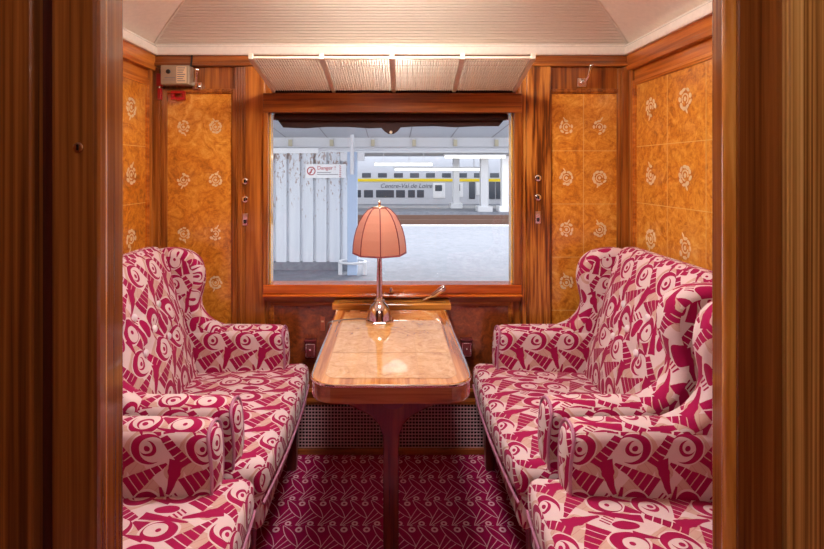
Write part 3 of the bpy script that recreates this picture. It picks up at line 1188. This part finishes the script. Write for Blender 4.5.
# ------------------------------------------------------------------ table lamp
lp = empty('table_lamp', (-0.045, 1.895, TZ + 0.0005))
tag(lp, 'chrome table lamp with an eight sided salmon pink dome shade', 'lamp')
ROT = PI / 8 + 0.0
MB().lathe([(0.054, 0.0), (0.058, 0.004), (0.058, 0.010), (0.052, 0.015)], n=8, rot=PI / 8).build('foot', chrome, lp, bevel=0.002)
MB().lathe([(0.051, 0.014), (0.049, 0.026), (0.046, 0.040), (0.041, 0.054), (0.032, 0.068), (0.021, 0.078), (0.017, 0.083), (0.020, 0.088), (0.015, 0.092), (0.013, 0.1)], n=8, rot=PI / 8).build('base', chrome, lp, smooth=True, sharp=50)
MB().lathe([(0.0135, 0.085), (0.012, 0.13), (0.0095, 0.24), (0.008, 0.31), (0.012, 0.315), (0.012, 0.33)], n=16).build('stem', chrome, lp, smooth=True)
prof = [(0.1035, 0.272), (0.1025, 0.298), (0.098, 0.330), (0.090, 0.362), (0.078, 0.393), (0.062, 0.420), (0.045, 0.438), (0.030, 0.448)]
sd = MB()
ROT2 = -PI / 2 + 0.06
for k in range(8):
    rows = []
    for r, h in prof:
        row = []
        for q in range(5):
            t = q / 4
            a0, a1 = ROT2 + 2 * PI * k / 8, ROT2 + 2 * PI * (k + 1) / 8
            p = Vector((r * math.cos(a0), r * math.sin(a0), h)).lerp(Vector((r * math.cos(a1), r * math.sin(a1), h)), t)
            row.append(sd.bm.verts.new(p))
        rows.append(row)
    for r0, r1 in zip(rows, rows[1:]):
        for q in range(4):
            sd.face([r0[q], r0[q + 1], r1[q + 1], r1[q]])
shade = sd.build('lamp_shade', shade_mat, lp)
f = MB()
for k in range(8):
    a0 = ROT2 + 2 * PI * k / 8
    f.tube([(r * math.cos(a0) * 1.005, r * math.sin(a0) * 1.005, h) for r, h in prof], 0.0022, 6)
f.build('rib', shade_trim, shade, smooth=True)
f = MB()
f.tube([(0.1035 * math.cos(ROT2 + 2 * PI * k / 8), 0.1035 * math.sin(ROT2 + 2 * PI * k / 8), 0.271) for k in range(8)], 0.0036, 6, closed=True)
f.build('trim_band', shade_trim, shade)
f = MB()
f.tube([(0.030 * math.cos(ROT2 + 2 * PI * k / 8), 0.030 * math.sin(ROT2 + 2 * PI * k / 8), 0.447) for k in range(8)], 0.003, 6, closed=True)
f.build('trim_band', shade_trim, shade)
MB().lathe([(0.031, 0.446), (0.028, 0.452), (0.010, 0.455), (0.005, 0.458), (0.005, 0.470), (0.002, 0.474)], n=16).build('finial', brass, lp, smooth=True)
f = MB()
f.tube([(-0.045, 0.02, 0.006), (-0.09, 0.03, 0.004), (-0.140, 0.02, 0.004), (-0.185, 0.0, 0.004), (-0.199, -0.01, 0.001), (-0.206, -0.010, -0.02), (-0.215, 0.05, -0.09), (-0.235, 0.15, -0.14), (-0.25, 0.24, -0.20)], 0.0022, 6)
f.build('cord', cord_mat, lp, smooth=True)

# ------------------------------------------------------------------ armchairs
def make_chair():
    ch = empty('wing_armchair')
    HY = 0.375
    # seat base (rail)
    def rail(w):
        return w
    MB().rounded_box((0.64, 2 * HY - 0.012, 0.15), (0.372, 0, 0.318), 0.025, 3, (6, 8, 3), uvoff=(0.3, 0.1)).build('seat_base', fabric, ch, smooth=True, sharp=80)
    # seat cushion: crowned, sloping back, front corners in front of the arms
    def cush(w):
        x, y, z = w
        cx = (x - 0.40) / 0.30
        cy = y / 0.34
        if z > 0.38:
            z += 0.022 * max(0, 1 - cx * cx) * max(0, 1 - cy * cy)
        z += (x - 0.68) * 0.05
        x += 0.015 * (1 - min(1, (y / HY) ** 2)) * max(0, (x - 0.4) / 0.3)
        return Vector((x, y, z))
    s = MB().rounded_box((0.56, 2 * HY + 0.004, 0.105), (0.42, 0, 0.385), 0.035, 5, (10, 12, 2), cush, uvoff=(0.02, 0.05)).build('seat_cushion', fabric, ch, smooth=True, sharp=80)
    p = MB()
    path = []
    for k in range(21):
        y = -HY + 2 * HY * k / 20
        w = cush(Vector((0.70, y, 0.335)))
        path.append(w + Vector((-0.004, 0, -0.003)))
    p.tube(path, 0.0042, 6)
    p.build('piping_and_crease_shade', piping_mat, s, smooth=True)
    # backrest
    buttons = [(-0.085, 0.765), (0.085, 0.765), (0.0, 0.700), (-0.085, 0.645), (0.085, 0.645)]
    def back(w):
        x, y, z = w
        f_ = max(0.0, (x - 0.10) / 0.14)
        x2 = x
        if f_ > 0:
            bulge = 0.045 * max(0, 1 - (y / 0.30) ** 2) * math.sin(PI * min(1, max(0, (z - 0.36) / 0.60))) 
            dim = 0.0
            for by, bz in buttons:
                dd = (y - by) ** 2 + (z - bz) ** 2
                dim += 0.022 * math.exp(-dd / 0.0011)
            x2 += f_ * (bulge - dim)
        x2 += -0.270 * (z - 0.395) * (0.35 + 0.65 * min(1, f_))
        if z > 0.86:
            z -= 0.05 * max(0, abs(y) - 0.24) * 2
        return Vector((x2, y, z))
    bk = MB().rounded_box((0.19, 0.61, 0.60), (0.165, 0, 0.655), 0.045, 5, (2, 26, 26), back, uvoff=(0.05, 0.02)).build('backrest', fabric, ch, smooth=True, sharp=80)
    for sgn in (-1, 1):
        path = [back(Vector((0.247, sgn * 0.293, 0.43 + 0.47 * k / 16))) + Vector((0.002, 0, 0)) for k in range(17)]
        MB().tube(path, 0.0035, 6).build('piping_and_crease_shade', crease_shade_mat, bk, smooth=True)  # dark line standing in for the crease shadow beside the wing
    for by, bz in buttons:
        w = back(Vector((0.26, by, bz)))
        MB().lathe([(0.002, -0.006), (0.013, -0.003), (0.014, 0.003), (0.010, 0.009), (0.002, 0.011)], w + Vector((0.002, 0, 0)), 14, axis='x').build('button', button_mat, bk, smooth=True)
    # arms
    for sgn in (-1, 1):
        yo, yi = sgn * HY, sgn * (HY - 0.098)
        def armd(w, sgn=sgn):
            x, y, z = w
            c0 = sgn * (HY - 0.049)
            k = (z - 0.36) / 0.25
            y = c0 + (y - c0) * (0.80 + 0.24 * max(0, min(1, k)))
            if x > 0.5:
                x += 0.012 * math.sin(PI * max(0, min(1, k)))
            z += 0.010 * math.sin(PI * max(0, min(1, (x - 0.1) / 0.55)))*0.4
            return Vector((x, y, z))
        a = MB().rounded_box((0.555, 0.098, 0.293), (0.3325, sgn * (HY - 0.049), 0.4595), 0.040, 5, (8, 2, 6), armd, uvoff=(0.06, 0.14)).build('armrest', fabric, ch, smooth=True, sharp=80)
        path = []
        c0 = sgn * (HY - 0.049)
        for k in range(25):
            t = k / 24
            ang = PI * t
            # up the outer side, over the top, down the inner side
            if t < 0.32:
                q = (0.046, 0.39 + (0.575 - 0.39) * t / 0.32)
            elif t > 0.68:
                q = (-0.046, 0.39 + (0.575 - 0.39) * (1 - t) / 0.32)
            else:
                th = PI * (t - 0.32) / 0.36
                q = (0.046 * math.cos(th), 0.575 + 0.036 * math.sin(th))
            w = Vector((0.599, c0 + q[0], q[1] - 0.007))
            kk = (q[1] - 0.36) / 0.25
            w.x += 0.012 * math.sin(PI * max(0, min(1, kk)))
            w.y = c0 + (w.y - c0) * (0.78 + 0.24 * max(0, min(1, kk)))
            path.append(w)
        MB().tube(path, 0.0045, 6).build('piping_and_crease_shade', piping_mat, a, smooth=True)
        # wing
        ol = [(0.035, 0.46), (0.15, 0.45), (0.28, 0.46), (0.37, 0.50), (0.395, 0.555), (0.355, 0.600), (0.295, 0.628), (0.255, 0.668), (0.244, 0.715), (0.254, 0.760), (0.264, 0.805), (0.262, 0.850), (0.246, 0.892), (0.205, 0.925), (0.150, 0.938), (0.090, 0.938), (0.045, 0.920), (0.030, 0.86), (0.030, 0.70), (0.030, 0.55)]
        ol = smooth_closed(ol, 4)
        yy = sorted((sgn * (HY - 0.002), sgn * (HY - 0.092)))
        wmb = MB().puff(ol, 'y', yy[0], yy[1], 0.030, 5, uvoff=(0.02, 0.06))
        for vtx in wmb.bm.verts:      # wings splay outwards a little at the top and toe in at the front
            vtx.co.y -= sgn * 0.030 * max(0, (vtx.co.x - 0.10) / 0.17) * max(0, min(1, (vtx.co.z - 0.66) / 0.2)) * 0.6
        wmb.build('wing', fabric, ch, smooth=True, sharp=80)
    # legs
    for x, y in ((0.635, -0.325), (0.635, 0.325), (0.09, -0.325), (0.09, 0.325)):
        t = 0.024
        q = 0.019
        MB().hexa([(x - q, y - q, 0), (x + q, y - q, 0), (x + q, y + q, 0), (x - q, y + q, 0),
                   (x - t, y - t, 0.26), (x + t, y - t, 0.26), (x + t, y + t, 0.26), (x - t, y + t, 0.26)]).build('leg', leg_wood, ch, bevel=0.004)
    return ch


def copy_tree(o, parent=None):
    c = o.copy()
    col.objects.link(c)
    if parent:
        c.parent = parent
    for chd in list(o.children):
        copy_tree(chd, c)
    return c


chair = make_chair()
spots = [(-1.055, 1.735, 0, 'red and pink wing armchair by the window, beneath the grey alarm box'),
         (1.055, 1.735, PI, 'red and pink wing armchair by the window, beneath the gridlined veneer panels'),
         (-1.070, 0.955, 0, 'red and pink armchair before the one under the alarm box, half hidden by the doorway'),
         (1.070, 0.955, PI, 'red and pink wing armchair nearest the pale oak door post, in front of another')]
for i, (x, y, r, lb) in enumerate(spots):
    o = chair if i == 0 else copy_tree(chair)
    o.location = (x, y, 0)
    o.rotation_euler = (0, 0, r)
    tag(o, lb, 'armchair', 'moquette wing armchairs')

# ------------------------------------------------------------------ doorway in front, corridor
def jx(px, Y): return (px - 391) * Y / F_PX
wf = struct(empty('wall_front', (0, 0.5, 0)))
def fpart(mb, name, mat, bevel=0.004, smooth=False):
    o = mb.build(name, mat, wf, bevel=bevel, smooth=smooth)
    o.matrix_parent_inverse = Matrix.Translation((0, -0.5, 0))
    return o
ZD = 1.998
f = MB()
f.box((-1.25, 0.53, 0), (jx(112, 0.56), 0.558, ZD)); f.box((jx(724, 0.56), 0.54, 0), (1.25, 0.56, ZD))
fpart(f, 'partition_board', jamb_dark)
# left jamb: reveal, golden bead, groove, facing
XL, XR = jx(124, 0.56), jx(711, 0.56)
fpart(MB().box((XL - 0.05, 0.518, 0), (XL, 0.56, ZD)), 'door_jamb', jamb_wood, 0.003)
f = MB(); f.tube([(jx(100.5, 0.512), 0.514, 0), (jx(100.5, 0.512), 0.514, ZD)], 0.0052, 16)
fpart(f, 'bead', jamb_gold, 0, True)
fpart(MB().box((jx(32, 0.51) - 0.03, 0.505, 0), (jx(56, 0.51), 0.53, ZD)), 'groove_board', jamb_dark, 0)
fpart(MB().box((-1.25, 0.490, 0), (jx(32, 0.490), 0.53, ZD)), 'facing_board', jamb_wood, 0.003)
# right jamb
fpart(MB().box((XR, 0.535, 0), (XR + 0.05, 0.56, ZD)), 'door_jamb', jamb_wood, 0.003)
f = MB(); f.tube([(jx(732.5, 0.528), 0.531, 0), (jx(732.5, 0.528), 0.531, ZD)], 0.0082, 16)
fpart(f, 'bead', jamb_gold, 0, True)
fpart(MB().box((jx(738, 0.52), 0.520, 0), (jx(800, 0.52), 0.54, ZD)), 'groove_board', jamb_wood, 0.002)
fpart(MB().box((jx(788, 0.512), 0.512, 0), (1.25, 0.535, ZD)), 'facing_board', jamb_oak, 0.003)

# sliding door pushed back into the left wall, only its stile in view
d1 = struct(empty('door_1', (0, 0.47, 0)))
def dpart(mb, name, mat, bevel=0.004, smooth=False):
    o = mb.build(name, mat, d1, bevel=bevel, smooth=smooth)
    o.matrix_parent_inverse = Matrix.Translation((0, -0.47, 0))
    return o
dpart(MB().box((jx(50, 0.497), 0.497, 0.01), (jx(97.5, 0.497), 0.516, ZD)), 'door_stile', jamb_wood, 0.005)
lk = MB()
lk.lathe([(0.0052, 0.0), (0.0052, 0.0015), (0.0035, 0.0022)], (jx(78, 0.496), 0.4975, pz_b(147.5, 0.496)), 16, axis='y')
dpart(lk, 'lock', brass, 0, True)
lk = MB(); lk.box((jx(78, 0.496) - 0.001, 0.4945, pz_b(147.5, 0.496) - 0.003), (jx(78, 0.496) + 0.001, 0.4953, pz_b(147.5, 0.496) + 0.003))
dpart(lk, 'key_slot', dark_metal, 0)

# corridor wall behind the camera
f = MB()
f.box((-1.25, -0.86, 0), (1.25, -0.80, 2.0))
f.box((-1.25, -0.80, 0), (-1.20, 0.49, 2.0)); f.box((1.20, -0.80, 0), (1.25, 0.51, 2.0))
struct(f.build('wall_corridor', wood_x))

# ------------------------------------------------------------------ outside: the station
PZ = -0.35
pf = struct(MB().box((-14, 2.9, PZ - 0.9), (14, 14.2, PZ)).build('platform_floor', platform_mat))
struct(MB().box((-14, 14.0, PZ), (14, 14.3, PZ + 0.006)).build('platform_edge_line', white_paint))
struct(MB().box((-30, 14.2, -1.5), (30, 60, -0.5)).build('track_ground', ballast_mat))
struct(MB().box((-14, 18.6, PZ - 0.9), (14, 23.0, PZ)).build('platform_floor', platform_mat))
for y in (15.4, 16.9):
    r_ = MB().box((-14, y - 0.035, -0.5), (14, y + 0.035, -0.30)).build('rail', rail_rust)
    struct(r_)

# hoarding: folded white sheets
ho = empty('metal_hoarding', (0, 7.84, PZ))
tag(ho, 'white ribbed metal hoarding with rust flecks on the platform outside', 'hoarding')
f = MB()
hx0, hx1 = -5.0, (353 - 391) * 7.84 / F_PX
HZ = 1.56 - PZ
x = hx1
prof = []
while x > hx0:
    prof += [(x, 0.0), (x - 0.165, 0.0), (x - 0.175, 0.055), (x - 0.206, 0.055)]
    x -= 0.216
pts = prof + [(q[0], q[1] + 0.03) for q in prof[::-1]]
f.prism(pts, 'z', 0.12, HZ)
f.build('sheet', hoarding_mat, ho)
f = MB(); f.box((hx0, -0.07, HZ - 0.02), (hx1 - 0.55, -0.03, HZ + 0.06))
f.build('top_rail', white_paint, ho)
f = MB(); f.box((hx0, -0.02, 0.0), (hx1, 0.06, 0.13))
f.build('base_kerb', platform_mat, ho)

sg = empty('warning_sign', ((326 - 391) * 7.78 / F_PX, 7.775, 1.27 - (171 - 170) * 7.78 / F_PX))
tag(sg, 'white sign with a red prohibition circle reading Danger on the hoarding', 'sign')
SW, SH = 0.325, 0.112
MB().box((-SW, -0.010, -SH), (SW, 0.012, SH)).build('board', sign_white, sg, bevel=0.003)
f = MB()
f.tube([(-0.235 + 0.062 * math.cos(2 * PI * k / 20), -0.011, 0.0 + 0.062 * math.sin(2 * PI * k / 20)) for k in range(20)], 0.008, 6, closed=True)
f.tube([(-0.275, -0.011, -0.045), (-0.195, -0.011, 0.045)], 0.006, 6)
f.tube([(-0.235, -0.011, 0.035), (-0.235, -0.011, -0.02), (-0.255, -0.011, -0.04)], 0.008, 6)
f.build('prohibition_mark', sign_red, sg)
text('lettering', 'Danger !', sign_red, 0.085, sg, (-0.14, -0.012, 0.048), (PI / 2, 0, 0))
f = MB()
f.box((-0.14, -0.0115, -0.028), (0.08, -0.009, -0.018)); f.box((-0.14, -0.0115, -0.060), (0.20, -0.009, -0.050))
f.build('small_print', sign_grey, sg)
f = MB()
for k in range(6):
    z = SH - 0.02 - k * 0.034
    f.hexa([(0.215, -0.0115, z - 0.012), (0.245, -0.0115, z - 0.026), (0.245, -0.009, z - 0.026), (0.215, -0.009, z - 0.012),
            (0.215, -0.0115, z), (0.245, -0.0115, z - 0.014), (0.245, -0.009, z - 0.014), (0.215, -0.009, z)])
f.build('hatching', sign_red, sg)

# near post with collar, awning with rails
po = empty('platform_post', ((352.5 - 391) * 7.5 / F_PX, 7.5, PZ))
tag(po, 'pale blue square post on the platform at the end of the hoarding', 'post')
MB().box((-0.075, -0.075, 0), (0.075, 0.075, 1.90)).build('shaft', post_blue, po, bevel=0.01)
f = MB(); f.tube([(0.20 * math.cos(2 * PI * k / 20), 0.16 * math.sin(2 * PI * k / 20), 0.20) for k in range(20)], 0.02, 8, closed=True)
f.build('collar', steel_white, po, smooth=True)
for sx in (-0.19, 0.19):
    MB().box((sx - 0.03, -0.03, 0.0), (sx + 0.03, 0.03, 0.20)).build('stub', steel_white, po, bevel=0.005)
for sx in (-0.13, 0.13):
    MB().box((sx - 0.055, -0.06, 1.76), (sx + 0.055, 0.06, 1.89)).build('clamp_box', steel_white, po, bevel=0.008)
f = MB(); f.tube([(0.0, -0.09, 1.55), (0.0, -0.09, 2.16)], 0.03, 8)
f.build('downpipe', steel_white, po, smooth=True)

aw = empty('platform_awning', (0, 8.1, 1.74))
tag(aw, 'grey white platform awning with a clipped rail seen through the window', 'awning')
def aw_pt(x, y, z): return (x, y - 8.1, z - 1.74)
f = MB()
f.hexa([aw_pt(-6, 4.6, 2.13), aw_pt(6, 4.6, 2.13), aw_pt(6, 8.1, 1.80), aw_pt(-6, 8.1, 1.80),
        aw_pt(-6, 4.6, 2.18), aw_pt(6, 4.6, 2.18), aw_pt(6, 8.1, 1.85), aw_pt(-6, 8.1, 1.85)])
f.build('soffit', soffit_mat, aw)
f = MB()
for k in range(-8, 9):
    x = k * 0.68 + 0.3
    f.hexa([aw_pt(x, 4.6, 2.126), aw_pt(x + 0.012, 4.6, 2.126), aw_pt(x + 0.012, 8.0, 1.806), aw_pt(x, 8.0, 1.806),
            aw_pt(x, 4.6, 2.13), aw_pt(x + 0.012, 4.6, 2.13), aw_pt(x + 0.012, 8.0, 1.81), aw_pt(x, 8.0, 1.81)])
f.build('seam', sign_grey, aw)
f = MB()
f.box(aw_pt(-6, 8.0, 1.66), aw_pt(6, 8.1, 1.74)); f.tube([aw_pt(-6, 7.95, 1.61), aw_pt(6, 7.95, 1.61)], 0.035, 10)
f.box(aw_pt(-6, 8.02, 1.74), aw_pt(6, 8.1, 1.82))
f.build('rail', steel_white, aw, smooth=True)
for k in range(-8, 9):
    x = k * 0.68 - 0.98 + 0.68
    MB().box(aw_pt(x - 0.03, 7.96, 1.66), aw_pt(x + 0.03, 8.0, 1.77)).build('clip', clip_mat, aw, bevel=0.005)

# far platform canopy, tubes, posts
fc = empty('far_canopy', (0, 20, 1.9))
struct(fc)
f = MB()
f.box((-14, -2.0, 0.02), (14, 3.2, 0.16)); f.box((-14, -2.0, 0.16), (14, -1.9, 0.62))
f.build('roof', soffit_mat, fc)
f = MB()
for y, z in ((-2.02, 0.10), (-2.02, 0.40)):
    f.box((-14, y - 0.05, z), (14, y, z + 0.07))
f.build('beam', steel_white, fc)
f = MB(); f.box((-14, -2.1, 0.24), (14, -2.03, 0.32)); f.build('cable_duct', sign_grey, fc)
def strip(px0, px1, py, Y, label):
    x0, x1 = (px0 - 391) * Y / F_PX, (px1 - 391) * Y / F_PX
    z = 1.27 - (py - 170) * Y / F_PX
    o = empty('strip_light', ((x0 + x1) / 2, Y, z))
    tag(o, label, 'light', 'platform strip lights')
    MB().box((-(x1 - x0) / 2, -0.05, -0.04), ((x1 - x0) / 2, 0.05, 0.05)).build('tube', tube_glow, o)
    MB().box((-(x1 - x0) / 2 - 0.05, -0.08, 0.05), ((x1 - x0) / 2 + 0.05, 0.08, 0.10)).build('housing', steel_white, o)
    for q in (-0.35, 0.35):
        MB().box((q * (x1 - x0) - 0.015, -0.015, 0.10), (q * (x1 - x0) + 0.015, 0.015, 1.92 - z)).build('hanger', steel_white, o)
strip(445, 505, 157, 18.3, 'long lit strip light highest under the far platform roof')
strip(395, 488, 169.5, 20.0, 'long lit strip light lowest over the far platform')
strip(375, 432, 164.5, 18.6, 'lit strip light just above the train lettering')
def far_post(px, w, Y, label, mat=steel_white):
    o = empty('far_post', ((px - 391) * Y / F_PX, Y, PZ))
    tag(o, label, 'post', 'far platform posts')
    h = 1.775 - PZ
    MB().box((-w, -w, 0), (w, w, h)).build('shaft', mat, o, bevel=0.02)
    MB().box((-w * 1.9, -w * 1.9, 0), (w * 1.9, w * 1.9, 0.22)).build('base', mat, o, bevel=0.02)
far_post(456, 0.13, 20.5, 'slim pale post before the train, nearest its lettering')
far_post(484, 0.15, 18.9, 'grey post before the train doors with a block foot', soffit_mat)
far_post(505, 0.15, 18.9, 'white post closest to the window frame, before the train', white_paint)

# train across the tracks
tn = empty('regional_train', (0, 25, -1.3))
tag(tn, 'pale grey regional train with a yellow stripe standing across the tracks', 'train')
def ty(py): return 1.27 - (py - 170) * 25 / F_PX + 1.3
def tx(px): return (px - 391) * 25 / F_PX
f = MB(); f.box((-16, 0, 0.45), (16, 2.8, ty(150)))
f.build('body', train_grey, tn, bevel=0.1)
f = MB(); f.box((-16, 0.2, 0.0), (16, 2.6, 0.5)); f.build('underframe', dark_metal, tn)
f = MB(); f.box((-16, -0.03, ty(181.5)), (16, 0.0, ty(178.8))); f.build('stripe', yellow_paint, tn)
def twin(a, b_, c, d_, mat=train_dark, name='train_window', dep=0.03):
    MB().box((tx(a), -dep, ty(d_)), (tx(b_), 0.01, ty(c))).build(name, mat, tn, bevel=0.02)
for a in range(330, 520, 16):
    twin(a, a + 9, 173, 177.6)
for a, b_ in ((384, 394), (396, 405), (408, 415), (417, 424)):
    twin(a, b_, 190, 197.5)
twin(433, 445, 183, 198, white_paint, 'door_leaf', 0.04); twin(435, 442, 185, 191, train_dark, 'train_window', 0.06)
for a in (469, 489, 496):
    twin(a, a + 6, 181.8, 199, train_dark, 'door_leaf', 0.05)
twin(476, 487, 182.5, 195, white_paint, 'door_leaf', 0.04)
twin(452, 463, 183, 197, white_paint, 'door_leaf', 0.04); twin(454, 460, 184, 191, train_dark, 'train_window', 0.06)
for a in range(340, 380, 12):
    twin(a, a + 9, 190, 197.5)
text('lettering', 'Centre-Val de Loire', text_grey, 0.33, tn, (tx(380), -0.02, ty(186)), (PI / 2, 0, 0), 0.25)
